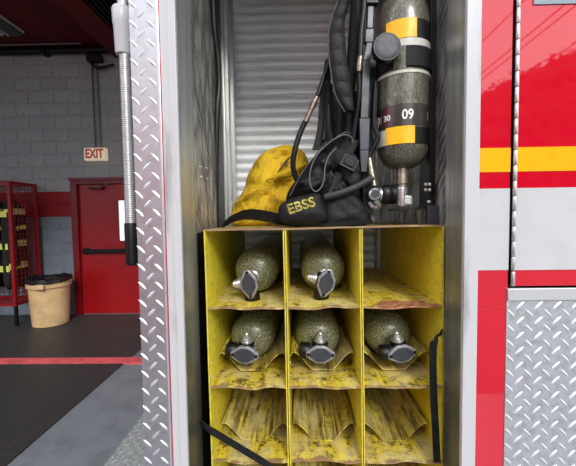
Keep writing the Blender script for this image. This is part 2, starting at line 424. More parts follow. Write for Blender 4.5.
g = MB().tube([(-3.15, WY - .05, 2.0), (-2.98, WY - .13, 1.98), (-2.85, WY - .05, 2.06)], .01, 8); struct('closer_arm', g, GALV, dr)
g = MB().box(-2.725, -2.5, WY - .012, WY, 1.17, 1.80); pane = struct('window_pane', g, PANE, dr)
g = MB()
for a, b, c, d in ((-2.74, -2.725, 1.155, 1.815), (-2.5, -2.485, 1.155, 1.815), (-2.725, -2.5, 1.155, 1.17), (-2.725, -2.5, 1.80, 1.815)): g.box(a, b, WY - .02, WY, c, d)
struct('window_frame', g, FRAME_RED, dr)
# beams, duct and pipes under the ceiling
struct('trim_1', MB().box(-2.68, -2.34, .8, WY - .03, CZ - .16, CZ), CEIL)
duct = struct('trim_2', MB().box(-2.32, -1.3, .8, WY - .1, CZ - .1, CZ), BEAM_BLACK)
for i in range(16):
    x = -2.3 + i * .062
    MB().box(x, x + .02, .85, WY - .15, CZ - .16, CZ - .1).build('louvre', BEAM_BLACK, duct)
g = MB().tube([(-7.9, WY - .09, CZ - .07), (-1.2, WY - .09, CZ - .07)], .045, 10).build('black_wall_pipe', BEAM_BLACK, None)
g.name = 'trim_4'; g['kind'] = 'structure'; PIPE = g
g = MB().tube([(-7.9, WY - .19, CZ - .02), (-3.1, WY - .19, CZ - .02)], .014, 8).build('thin_conduit', GALV, None)
for i, x in enumerate((-4.62, -3.75)):
    MB().box(x, x + .07, WY - .16, WY - .02, CZ - .13, CZ).build('pipe_clip', BEAM_BLACK, PIPE, bevel=.006)
g.name = 'trim_5'; g['kind'] = 'structure'
# fluorescent fitting
lf = empty('ceiling_light', (-3.86, 3.95, CZ), 'unlit white fluorescent light fitting with grey louvres on the dark red ceiling', 'ceiling light')
g = MB().box(-4.02, -3.69, 3.35, 4.52, CZ - .03, CZ).build('housing', LAMP_W, lf, bevel=.005)
MB().box(-3.9, -3.885, 3.38, 4.49, CZ - .085, CZ - .03).build('spine', LAMP_W, lf)
for i in range(22):
    y = 3.38 + i * .0515
    MB().box(-3.875, -3.7, y, y + .022, CZ - .075, CZ - .03).build('louvre', LOUVRE, lf)
for x in (-3.97,): MB().tube([(x, 3.4, CZ - .06), (x, 4.47, CZ - .06)], .028, 10).build('lamp_tube', LAMP_W, lf)
# exit sign and conduits
p = at(94.5, 154, WY - .1)
es = empty('exit_sign', (p.x, WY - .02, p.z - .1), 'cream exit sign with orange red letters above the red door', 'exit sign')
MB().box(p.x - .165, p.x + .165, WY - .1, WY - .02, p.z - .095, p.z + .095).build('housing', SIGN_W, es, bevel=.008)
vs, fs = text_mesh('EXIT', .19, .006, .002, 1.0)
g = MB().add([Vector((p.x - .004 + v.x * .72, WY - .1015 + -v.z, p.z + v.y * 1.0)) for v in vs], fs).build('lettering', SIGN_R, es, smooth=0)
cd = empty('sign_conduit', (p.x, WY - .04, p.z + .1), 'pair of grey conduits dropping from the ceiling to the exit sign', 'conduit')
for dx in (-.02, .06):
    MB().tube([(p.x + dx, WY - .04, CZ - .13), (p.x + dx, WY - .04, p.z + .1)], .012, 8).build('conduit_pipe', GALV, cd)
MB().box(p.x - .06, p.x + .16, WY - .12, WY - .025, CZ - .24, CZ - .13).build('junction_box', BEAM_BLACK, cd, bevel=.01)
MB().tube(catmull([(p.x - .02, WY - .1, CZ - .22), (p.x + .1, WY - .12, CZ - .34), (p.x + .35, WY - .1, CZ - .3)], 5), .022, 8).build('flexible_conduit', BEAM_BLACK, cd)
# floor mats and line
tag(MB().box(-7.6, -1.775, -.9, 3.22, .0, .014).build('floor_mat', MAT, None, bevel=.004), 'large black ribbed rubber mat in front of the red floor line', 'floor mat')
tag(MB().box(-7.6, -1.775, 3.37, WY - .06, .0, .014).build('floor_mat', MAT, None, bevel=.004), 'black ribbed rubber mat behind the red line, beneath the beige trash can', 'floor mat')
struct('trim_3', MB().box(-7.6, -1.5, 3.225, 3.365, 0, .0145), LINE_RED)
# trash can
cx, cy = -3.53, 4.53
tc = empty('trash_can', (cx, cy, .014), 'round beige plastic trash can with black liner against the grey wall', 'trash can')
MB().lathe([(.215, .014), (.222, .02), (.25, .56), (.27, .565), (.272, .64), (.262, .645), (.24, .63), (.21, .05)], (cx, cy, 0), (0, 0, 1), 32).build('can_body', CAN, tc)
n = 48; g = MB(); ring = []
for rr, zz, am in ((.02, .50, .01), (.15, .52, .02), (.20, .60, .010), (.238, .675, .012), (.270, .70, .016), (.282, .685, .014), (.284, .635, .012)):
    ring.append([Vector((cx + (rr + am * .5 * noise.noise(Vector((math.cos(a) * 3, math.sin(a) * 3, zz * 9)))) * math.cos(a), cy + (rr + am * .5 * noise.noise(Vector((math.cos(a) * 3, math.sin(a) * 3, zz * 9)))) * math.sin(a),
        zz + am * 2.2 * noise.noise(Vector((math.cos(a) * 2.4, math.sin(a) * 2.4, 5 + zz))))) for a in (2 * PI * k / n for k in range(n))])
g.add([q for r_ in ring for q in r_], [(i * n + k, i * n + (k + 1) % n, (i + 1) * n + (k + 1) % n, (i + 1) * n + k) for i in range(6) for k in range(n)])
g.build('bin_liner', LINER, tc)
MB().box(cx + .02, cx + .14, cy - .30, cy - .262, .565, .63).build('handle', CAN, tc, bevel=.01)
# red turnout locker
lx1, lx0, ly0, ly1, lz = -3.94, -5.4, 4.42, 4.86, 2.06
lk = empty('gear_rack', ((lx0 + lx1) / 2, 4.58, .0), 'tall red steel and wire mesh gear rack holding turnout coats at the left', 'gear rack')
for x in (lx0, lx1):
    for y in (ly0, ly1): MB().box(x - .022, x + .022, y - .022, y + .022, .30, lz).build('post', RACKRED, lk, bevel=.004); MB().box(x - .018, x + .018, y - .018, y + .018, .014, .30).build('foot', BEAM_BLACK, lk)
for z in (lz - .02, .32):
    for y in (ly0, ly1): MB().box(lx0 + .02, lx1 - .02, y - .018, y + .018, z - .02, z + .02).build('rail', RACKRED, lk)
    for x in (lx0, lx1): MB().box(x - .018, x + .018, ly0 + .02, ly1 - .02, z - .02, z + .02).build('rail', RACKRED, lk)
def mesh_panel(o, u, v, nu, nv, r=.004):
    g = MB()
    for i in range(1, nu): g.tube([o + u * (i / nu), o + u * (i / nu) + v], r, 4)
    for i in range(1, nv): g.tube([o + v * (i / nv), o + v * (i / nv) + u], r, 4)
    return g
V = Vector
tag(mesh_panel(V((lx1, ly0, .32)), V((0, ly1 - ly0, 0)), V((0, 0, lz - .36)), 7, 24).build('wire_mesh', RACKRED, lk), kind='stuff')
tag(mesh_panel(V((lx0, ly1, .25)), V((lx1 - lx0, 0, 0)), V((0, 0, lz - .36)), 18, 24).build('wire_mesh', RACKRED, lk), kind='stuff')
tag(mesh_panel(V((lx0, ly0, .32)), V((lx1 - lx0, 0, 0)), V((0, ly1 - ly0, 0)), 18, 7).build('bottom_mesh', RACKRED, lk), kind='stuff')
MB().box(lx0 + .02, lx1 - .02, 4.56, 4.59, 1.90, 1.93).build('hanging_rail', RACKRED, lk)
# turnout coats
coat_labels = ['dark turnout coat with lime bands, nearest the open end of the red rack', 'dark turnout coat with lime bands, second from the end of the red rack', 'dark turnout coat with lime bands, third from the end of the red rack']
for i, X in enumerate((-4.10, -4.35, -4.6)):
    ct = empty('turnout_coat', (X, 4.645, 1.9), coat_labels[i], 'coat', 'turnout coats in the red rack')
    out = [(4.466, .56), (4.454, 1.1), (4.458, 1.5), (4.520, 1.74), (4.622, 1.82), (4.707, 1.8), (4.817, 1.68), (4.832, 1.2), (4.824, .56), (4.645, .53)]
    dy = random.uniform(-.01, .01)
    MB().puff([V((X, y + dy, z)) for y, z in out], .075, (1, 0, 0), .03, 5, i * 3, 1.0).build('coat_body', COAT, ct)
    MB().tube(catmull([(X + .02, 4.520, 1.62), (X + .075, 4.505, 1.3), (X + .08, 4.520, 1.0), (X + .07, 4.551, .86)], 5), .06, 10).build('sleeve', COAT, ct)
    for q_ in range(4): MB().box(X + .085, X + .095, 4.53 + q_ * .055, 4.57 + q_ * .055, 1.36 + q_ * .008, 1.42 + q_ * .008).build('patch', LIME, ct, bevel=.003)
    for z in (1.62, 1.16, .84):
        for sgn in (1,):
            b = MB().ribbon(catmull([(X + .02, 4.466, z), (X + .095, 4.520, z + .015), (X + .1, 4.645, z + .02), (X + .075, 4.754, z + .015), (X + .01, 4.817, z)], 4), (0, 0, .09), .006).build('reflective_stripe', LIME, ct)
            MB().ribbon(catmull([(X + .024, 4.462, z), (X + .099, 4.520, z + .015), (X + .104, 4.645, z + .02), (X + .079, 4.754, z + .015)], 4), (0, 0, .025), .006).build('silver_band', SILVER, b)
        b2 = MB().ribbon(catmull([(X + .06, 4.462, z - .02), (X - .02, 4.454, z - .02), (X - .1, 4.473, z - .02)], 4), (0, 0, .085), .006).build('reflective_stripe', LIME, ct)
    MB().tube([(X, 4.641, 1.9), (X, 4.641, 1.78)], .008, 6).build('hanger_loop', BEAM_BLACK, ct)

# forecourt: added stand-in wall, then trees and wires that the bright paint mirrors
struct('wall_standin', MB().box(-6.5, -.75, -2.9, -2.6, 0, 3.4), STANDIN_PINK)  # unseen, added to give the corner plate a red vehicle's pink reflection
def tree_mesh(seed):
    rnd = random.Random(seed); g = MB()
    for k in range(7):
        c = Vector((rnd.uniform(-2.2, 2.2), rnd.uniform(-2, 2), rnd.uniform(4.5, 9.2))); rr = rnd.uniform(1.7, 2.6)
        bm = bmesh.new(); bmesh.ops.create_icosphere(bm, subdivisions=4, radius=1)
        vs = [c + v.co * (rr * (1 + .35 * noise.fractal(v.co * 2.3 + c, 1, 2, 4))) for v in bm.verts]
        g.add(vs, [tuple(v.index for v in f.verts) for f in bm.faces]); bm.free()
        for q in range(500):
            d = Vector((rnd.gauss(0, 1), rnd.gauss(0, 1), rnd.gauss(0, 1))).normalized(); p = c + d * rr * rnd.uniform(.95, 1.3)
            a = Vector((rnd.gauss(0, 1), rnd.gauss(0, 1), rnd.gauss(0, 1))).normalized() * .16; b = a.cross(d).normalized() * .12
            g.add([p - a, p + b, p + a, p - b], [(0, 1, 2, 3)])
    return g
tree_spots = [(13.5, -24, 1.02), (18, -25, 1.14), (22.5, -26, 1.36), (29, -28, 1.42), (37, -32, 1.5)]
tlabs = ['first', 'second', 'third', 'fourth', 'fifth']
t0 = None
for i, (x, y, s) in enumerate(tree_spots):
    if t0 is None:
        t0 = empty('tree', (0, 0, 0), '', 'tree', 'trees mirrored in the red paint')
        tree_mesh(3).build('foliage', LEAF, t0, smooth=0)['kind'] = 'stuff'
        MB().tube([(0, 0, -.1), (.1, 0, 2.5), (0, .1, 5)], [.35, .26, .18], 10).build('trunk', BARK, t0)
        t = t0
    else: t = copy_tree(t0)
    t.location = (x, y, 0); t.scale = (s, s, s); t.rotation_euler = (0, 0, i * 1.3)
    t['label'] = tlabs[i] + ' leafy green tree from the left in the row mirrored in the red paint'
pw = empty('power_line', (8, -30, 0), 'overhead power wires mirrored in the red paint at the upper right', 'power line')
for (x0, y0, x1, y1, z) in ((8.6, -45, 7.7, 3, 7.5), (9.05, -45, 8.1, 3, 7.55), (7.8, -45, 6.9, 3, 8.0), (8.2, -45, 13.5, 3, 8.6), (8.6, -45, 14.0, 3, 8.6)):
    MB().tube([(x0 + (x1 - x0) * t, y0 + (y1 - y0) * t, z - .5 * math.sin(PI * t) + .35) for t in [k / 12 for k in range(13)]], .022, 5).build('wire', BEAM_BLACK, pw)
for x, y in ((8.5, -45), (9.5, 3)): MB().tube([(x, y, 0), (x, y, 9.2)], [.16, .12], 10).build('pole', BARK, pw); 
MB().box(6.9, 10.3, -45.1, -44.9, 7.75, 7.95).box(6.6, 14.2, 2.95, 3.1, 7.75, 7.95).build('crossarm', BARK, pw)

# ------------------------------------------------------------------ the fire truck
FY = .72                                                     # its side
def fx(x, y=233): return round(at(x, y, FY).x, 4)
CX0, CX1 = fx(136.7), fx(165.2)                              # rear corner strip
JX0, JX1 = fx(182.2), fx(462.5, 230)                         # compartment opening
TX1 = fx(477.8, 230)                                         # outer edge of the right trim
TPX = fx(506.6, 290); SX0, SX1 = fx(510.3, 230), fx(514, 230)
JY = FY * (JX0 - .004) / (at(195.2, 233, FY).x)              # depth of the jambs
JYR = FY * JX1 / (at(445.5, 230, FY).x)
BY = 1.47                                                    # shutter plane
CB, CT = .62, 2.62                                            # compartment floor and roof
HZ = 2.42                                                    # head of the opening
ft = empty('fire_truck', (1.2, 1.8, 0), 'red, white and bright tread plate fire truck with open side compartment', 'fire truck')
def P(mb, name, mat, parent=None, **k): return mb.build(name, mat, parent or ft, **k)
# tread plate lugs
def lugs(u0, u1, v0, v1, o, u, v, nrm, pu=.0195, pv=.0415, L=.0135, W=.0034, H=.0016):
    g = MB(); u, v, nrm, o = V(u), V(v), V(nrm), V(o)
    i = 0; a = u0 + .008
    while a < u1 - .006:
        b = v0 + (pv / 2 if i % 2 else 0) + .01
        while b < v1 - .008:
            ang = R(45 if i % 2 else -45) ; d = u * math.cos(ang) + v * math.sin(ang); w = nrm.cross(d); c = o + u * a + v * b
            g.add([c - d * L, c - d * L * .45 - w * W, c + d * L * .45 - w * W, c + d * L, c + d * L * .45 + w * W, c - d * L * .45 + w * W, c - d * L * .6 + nrm * H, c + d * L * .6 + nrm * H],
                  [(0, 1, 6), (1, 2, 7, 6), (2, 3, 7), (3, 4, 7), (4, 5, 6, 7), (5, 0, 6)])
            b += pv
        a += pu; i += 1
    return g
# rear corner strip
cp = P(MB().box(CX0, CX1, FY, FY + .004, .5, 2.6).box(CX0, CX0 + .004, FY + .004, 1.6, .5, 2.6), 'corner_tread_plate', CORNER, bevel=.0015)
tag(P(lugs(CX0, CX1 - .001, .55, 2.4, (0, FY, 0), (1, 0, 0), (0, 0, 1), (0, -1, 0)), 'tread_lugs', LUG, cp), kind='stuff')
P(MB().box(CX1 - .0045, CX1 - .0015, FY - .0015, FY, .5, 2.6), 'edge_lip', LUG, cp)
P(MB().box(CX1, CX1 + .0035, FY + .001, FY + .006, .5, 2.6), 'paint_edge', RED)
# white opening trims
for x0, x1 in ((CX1 + .0035, JX0), (JX1, TX1)):
    g = MB().box(x0, x1, FY - .004, FY + .003, .5, 2.6)
    mid = x0 + (x1 - x0) * (.5 if x0 < 0 else .58)
    tr = P(g, 'opening_trim', WHITE_TRIM, bevel=.0012)
    P(MB().box(min(mid, x1), x1 if x0 < 0 else x1 - .002, FY - .007, FY - .004, .5, 2.6) if x0 < 0 else MB().box(x0 + .001, mid, FY - .007, FY - .004, .5, 2.6), 'raised_lip', WHITE_TRIM, tr, bevel=.001)
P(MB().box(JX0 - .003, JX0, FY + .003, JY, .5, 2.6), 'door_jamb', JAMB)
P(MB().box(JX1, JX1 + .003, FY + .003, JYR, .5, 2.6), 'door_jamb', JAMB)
# compartment liner
wl_ = P(MB().box(JX0 - .012, JX0 - .004, JY, 1.08, 1.462, CT), 'compartment_wall', SWIRL)
P(MB().box(JX0 - .02, JX0 - .006, JY, 1.2, CB, 1.462), 'compartment_wall', BLACK_METAL)  # made black to imitate the shade in the gap beside the rack
wr_ = P(MB().box(JX1 + .003, JX1 + .011, JYR, BY + .03, 1.462, CT), 'compartment_wall', SWIRL)
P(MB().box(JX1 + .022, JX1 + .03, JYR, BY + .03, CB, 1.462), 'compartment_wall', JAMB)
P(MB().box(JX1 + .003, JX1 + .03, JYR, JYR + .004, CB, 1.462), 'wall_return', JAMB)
for (bx, by) in ((201, 167), (207, 168.5), (201.5, 177), (207.5, 179)):
    Yb = (JX0 - .004) * F / (bx - 293); c = at(bx, by, Yb)
    P(MB().lathe([(.004, 0), (.004, .004), (.002, .006)], (JX0 - .004, c.y, c.z), (1, 0, 0), 8), 'bolt', STEEL, wl_)
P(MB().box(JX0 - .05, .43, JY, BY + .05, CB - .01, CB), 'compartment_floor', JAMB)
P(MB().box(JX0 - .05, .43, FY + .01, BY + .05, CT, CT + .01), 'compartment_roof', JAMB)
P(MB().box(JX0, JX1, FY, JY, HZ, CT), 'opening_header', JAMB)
# cable and shutter tracks at the back
P(MB().box(JX0 - .012, JX0 - .003, 1.08, 1.2, CB, CT), 'rubber_seal', RUBBER)
P(MB().tube(catmull([at(216, 228, 1.08), at(216, 160, 1.08), at(217, 110, 1.08), at(219, 85, 1.09), at(217.5, 55, 1.08), at(214, 25, 1.06), at(212, -30, 1.04)], 6), .009, 8), 'cable', RUBBER)
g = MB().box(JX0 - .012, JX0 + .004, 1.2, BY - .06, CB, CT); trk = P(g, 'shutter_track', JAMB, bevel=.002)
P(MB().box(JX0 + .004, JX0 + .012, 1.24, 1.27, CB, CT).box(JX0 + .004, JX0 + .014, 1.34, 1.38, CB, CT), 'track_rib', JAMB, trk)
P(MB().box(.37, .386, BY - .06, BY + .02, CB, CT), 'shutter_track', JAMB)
sh = P(MB().box(JX0 - .03, .42, BY + .014, BY + .02, CB, CT), 'roll_up_door', SLAT)
prof = [(0, .006), (.004, -.001), (.012, -.0075), (.021, -.009), (.030, -.0075), (.0375, -.001), (.0405, .006)]
sm = None
for i in range(48):
    z = CB + .01 + i * .0415
    if sm is None:
        g = MB(); n = len(prof)
        g.add([V((x, BY + q, zz)) for x in (JX0 - .004, .40) for zz, q in prof] , [(k, k + 1, k + 1 + n, k + n) for k in range(n - 1)] + [tuple(range(n - 1, -1, -1)), tuple(range(n, 2 * n))])
        o = g.build('slat', SLAT, sh, smooth=35); sm = o.data
    else:
        o = bpy.data.objects.new('slat', sm); COL.objects.link(o); o.parent = sh
    o.location = (0, 0, z)
# right hand side
SX = .4985                                                   # door seam
DZ0 = at(540, 287, FY).z
P(MB().box(TX1, SX0 - .003, FY, FY + .004, DZ0 - .05, 2.6), 'side_panel', RED, bevel=.001)
P(MB().box(TX1, TPX - .0005, FY, FY + .004, .3, DZ0 - .05), 'lower_side_panel', RED, bevel=.001)
P(MB().box(SX0 - .0025, SX1, FY + .004, FY + .02, DZ0, 2.6), 'seam_channel', BLACK_METAL)
sd = P(MB().box(SX1 + .001, 1.7, FY - .003, FY + .004, DZ0 + .003, 2.6), 'side_door', RED, bevel=.0015)
g = MB(); z = DZ0 + .004
while z < 2.55:
    g.lathe([(.0036, 0), (.0042, .001), (.0042, .031), (.0036, .032)], ((SX0 + SX1) / 2 + .001, FY - .004, z), (0, 0, 1), 10); z += .0335
P(g, 'hinge', STEEL, sd)
def zz(y, x=500): return at(x, y, FY).z
zy1, zy0, zw1, zw0 = zz(148), zz(172), zz(188.5), zz(270)
for (x0, x1, yy, par) in ((TX1 + .0002, SX0 - .0032, FY - .0012, None), (SX1 + .0015, 1.698, FY - .0042, sd)):
    P(MB().box(x0, x1, yy, yy + .0016, zy0, zy1), 'amber_stripe', YELLOW_TAPE, par)
    P(MB().box(x0, x1, yy, yy + .0016, zw0, zw1), 'white_stripe', WHITE_TAPE, par)
P(MB().box(.521, 1.5, FY - .0055, FY - .003, zz(5.5, 550), 2.4), 'window', WINDOWGLASS, sd)
tp = P(MB().box(TPX, 1.7, FY - .002, FY + .004, .3, zz(300, 540)), 'tread_plate_panel', TREAD, bevel=.0015)
tag(P(lugs(TPX + .001, 1.3, .75, zz(301, 540), (0, FY - .002, 0), (1, 0, 0), (0, 0, 1), (0, -1, 0), .0205, .0345), 'tread_lugs', LUG, tp), kind='stuff')
P(MB().box(TPX, 1.7, FY - .006, FY + .004, zz(300, 540) + .0005, DZ0 - .002), 'panel_cap', LUG, tp, bevel=.0012)
# rest of the body
P(MB().box(CX0, 5.2, FY + .004, 3.1, 2.9, 2.94), 'roof', RED)
P(MB().box(-.29, 1.7, FY + .002, FY + .02, 2.6, 2.9), 'upper_panel', RED)
P(MB().box(CX0, CX0 + .014, 1.6, 3.1, .5, 2.9), 'rear_panel', TREAD)
P(MB().box(-.33, 5.2, 3.07, 3.1, .5, 2.9), 'far_side_panel', RED)
P(MB().box(1.72, 5.2, FY, FY + .03, .5, 2.9), 'forward_panel', RED)
P(MB().box(5.17, 5.2, FY + .03, 3.07, .5, 2.9), 'front_panel', RED)
P(MB().box(-.33, 5.17, FY + .06, 3.05, .46, .52), 'chassis', BLACK_METAL)
for x in (2.4, 4.3):
    for y, s in ((.95, -1), (2.85, 1)):
        w_ = P(MB().lathe([(.3, -.14), (.47, -.13), (.5, -.09), (.5, .09), (.47, .13), (.3, .14)], (x, y, .5), (0, 1, 0), 32), 'wheel', TYRE)
# tailboard
TZ = at(145, 413, 1.6).z
TZ = .55
tx = at(121, 443, 1.0); k = (TZ - 1.5) / (tx.z - 1.5); TX = tx.x * k
tb = P(MB().box(TX, -.35, .95, 3.0, TZ - .05, TZ), 'tailboard', TREAD_DULL, bevel=.003)
tag(P(lugs(TX, -.35, .95, 2.4, (0, 0, TZ), (1, 0, 0), (0, 1, 0), (0, 0, 1), .0215, .045), 'tread_lugs', LUG, tb), kind='stuff')
# grab rail
GY = .80
a, b, c = at(121, -40, GY), at(129.3, 232, GY), at(130, 262, GY)
gx = at(127.8, 130, GY).x
gr = P(MB().tube([(gx, GY, 1.42), (gx, GY, 2.3)], .0135, 16), 'grab_rail', RAIL)
g = MB()
for i in range(120):
    z = 1.46 + i * .0045
    g.lathe([(.0135, 0), (.0141, .001), (.0141, .002), (.0135, .003)], (gx, GY, z), (0, 0, 1), 16, False)
tag(P(g, 'knurling', RAIL, gr), kind='stuff')
zt = at(121, 32, GY).z
P(MB().lathe([(.0175, -.055), (.019, -.05), (.021, .012), (.0225, .016), (.0235, .05), (.021, .055), (.0155, .057)], (gx - .003, GY, zt), (0, 0, 1), 20).box(gx, CX0 + .002, GY + .015, GY + .03, zt + .01, zt + .03), 'rail_socket', WHITE_TRIM, gr)
zb = at(129, 223, GY).z; zc = at(130, 262, GY).z
P(MB().lathe([(.0155, 0), (.0165, -.004), (.0165, -.05), (.0155, zc - zb)], (gx, GY, zb), (0, 0, 1), 18), 'black_sleeve', RUBBER, gr)
P(MB().lathe([(.0165, .004), (.0165, -.004), (.012, -.008)], (gx, GY, zc), (0, 0, 1), 18).box(gx, CX0 + .002, GY + .012, GY + .03, zc + .02, zc + .04), 'end_cap', BLACK_METAL, gr)

# ------------------------------------------------------------------ the yellow bottle rack
rx = lambda x, y: round(at(x, y, RACK_Y0).x, 4)
RX = [rx(204.3, 240), rx(286.5, 300), rx(362.5, 300), rx(443.5, 250)]          # sheet positions
RZ = [round(at(323, y, RACK_Y0).z, 4) for y in (228.5, 307, 387, 461.5)] + [.66]
Y0, Y1 = RACK_Y0, 1.44
rk = empty('bottle_rack', (0, Y0, .64), 'yellow painted steel pigeonhole rack with worn shelves for air cylinders', 'rack')
def sheet(x0, x1, z0, z1, axis, th, wav=0.0, seed=0, nx=14, ny=6):
    """a slightly buckled sheet with thickness; axis 'z' = lying flat (x0..x1 across), 'x' = upright (z0..z1 tall) at x0"""
    g = MB(); top = []; bot = []
    for j in range(ny + 1):
        y = Y0 + (Y1 - Y0) * (j / ny) ** 1.8
        for i in range(nx + 1):
            t = i / nx
            w = wav * noise.noise(V((t * 3.1 + seed, y * 4, seed * 1.7))) * max(0, 1 - j / ny * 1.4) 
            if axis == 'z':
                w *= math.sin(PI * t) ** .5 if 0 < t < 1 else 0
                fy = (.006 * wav * 100 * noise.noise(V((t * 4 + seed, 9, seed)))) if j == 0 else 0
                p = V((x0 + (x1 - x0) * t, y + fy, z0 + w)); d = V((0, 0, -th))
            else:
                p = V((x0 + w * .5, y, z0 + (z1 - z0) * t)); d = V((th, 0, 0))
            top.append(p); bot.append(p + d)
    N = (nx + 1) * (ny + 1); g.v = top + bot; w_ = nx + 1
    for j in range(ny):
        for i in range(nx):
            a = j * w_ + i; g.f.append((a, a + 1, a + w_ + 1, a + w_)); g.f.append((a + N, a + w_ + N, a + w_ + 1 + N, a + 1 + N))
    per = [i for i in range(w_)] + [j * w_ + nx for j in range(1, ny + 1)] + [ny * w_ + i for i in range(nx - 1, -1, -1)] + [j * w_ for j in range(ny - 1, 0, -1)]
    for q in range(len(per)):
        a, b = per[q], per[(q + 1) % len(per)]; g.f.append((a, a + N, b + N, b))
    return g
sheet(RX[0], 0, RZ[4] - .02, RZ[0], 'x', .004, .002, 1).build('side_panel', RACK_SIDE, rk)
sheet(RX[3] - .002, 0, RZ[4] - .02, RZ[0], 'x', .004, .002, 2).build('side_panel', RACK_SIDE, rk)
for x, th, s in ((RX[1], .0032, 3), (RX[2], .0028, 4)):
    d = sheet(x - .0045, 0, RZ[4] - .02, RZ[0] - .003, 'x', th, .003, s).build('divider', RACK_SIDE, rk)
    sheet(x + .0008, 0, RZ[4] - .02, RZ[0] - .003, 'x', th, .003, s + .06).build('divider', RACK_SIDE, rk)
sheet(RX[0] - .002, RX[3] + .003, RZ[0] + .003, 0, 'z', .004, .004, 5, 30).build('top_panel', RACK_TOP, rk)
cells = [(RX[0] + .004, RX[1] - .0045), (RX[1] + .004, RX[2] - .0045), (RX[2] + .0036, RX[3] - .002)]
for r in range(4):
    for c, (x0, x1) in enumerate(cells):
        sh_ = sheet(x0, x1, RZ[r + 1], 0, 'z', .004, .009 if r < 3 else .002, r * 3 + c + 10).build('shelf', RACK_RUST if (r == 0 and c == 2) else RACK_SHELF, rk)
        if r == 0 and c == 2: sh_['label'] = 'shelf with a rusty bare patch along its front edge'
def cradle(x0, x1, z):
    w = x1 - x0; m_ = (x0 + x1) / 2
    pr = [(-.5, -.012), (-.47, .0), (-.44, .001), (-.40, -.003), (-.32, -.016), (-.24, -.034), (-.16, -.0505), (.16, -.0505), (.24, -.034), (.32, -.016), (.40, -.003), (.44, .001), (.47, .0), (.5, -.012)]
    g = MB(); n = len(pr); ya, yb = .897, 1.40
    vs = []
    for j in range(5):
        y = ya + (yb - ya) * j / 4
        vs += [V((m_ + a * (w - .004), y + (.004 * noise.noise(V((a * 6, z * 9, x0 * 7))) if j == 0 else 0), z + b)) for a, b in pr]
    N = len(vs); vs += [p - V((0, 0, .003)) for p in vs]
    fs = []
    for j in range(4):
        for i in range(n - 1):
            a = j * n + i; fs.append((a, a + 1, a + n + 1, a + n)); fs.append((a + N, a + n + N, a + n + 1 + N, a + 1 + N))
    for i in range(n - 1): fs.append((i, i + N, i + 1 + N, i + 1)); a = 4 * n + i; fs.append((a, a + 1, a + 1 + N, a + N))
    for j in range(4):
        for e in (0, n - 1): a = j * n + e; fs.append((a, a + n, a + n + N, a + N))
    return g.add(vs, fs)
for r in (1, 2, 3):
    for x0, x1 in cells:
        cradle(x0, x1, RZ[r + 1] + (.061 if r == 1 else .0555)).build('cradle', RACK_CRADLE, rk, smooth=50)
for r in (1, 2):
    for x in (RX[0] + .004, RX[1] + .007, RX[2] + .0055):
        for dz in (.048, .012):
            MB().lathe([(.0032, 0), (.0028, .0016), (.001, .0024)], (x, Y0 + .018, RZ[r + 1] + dz + .01), (1, 0, 0), 8).build('rivet', STEEL, rk)

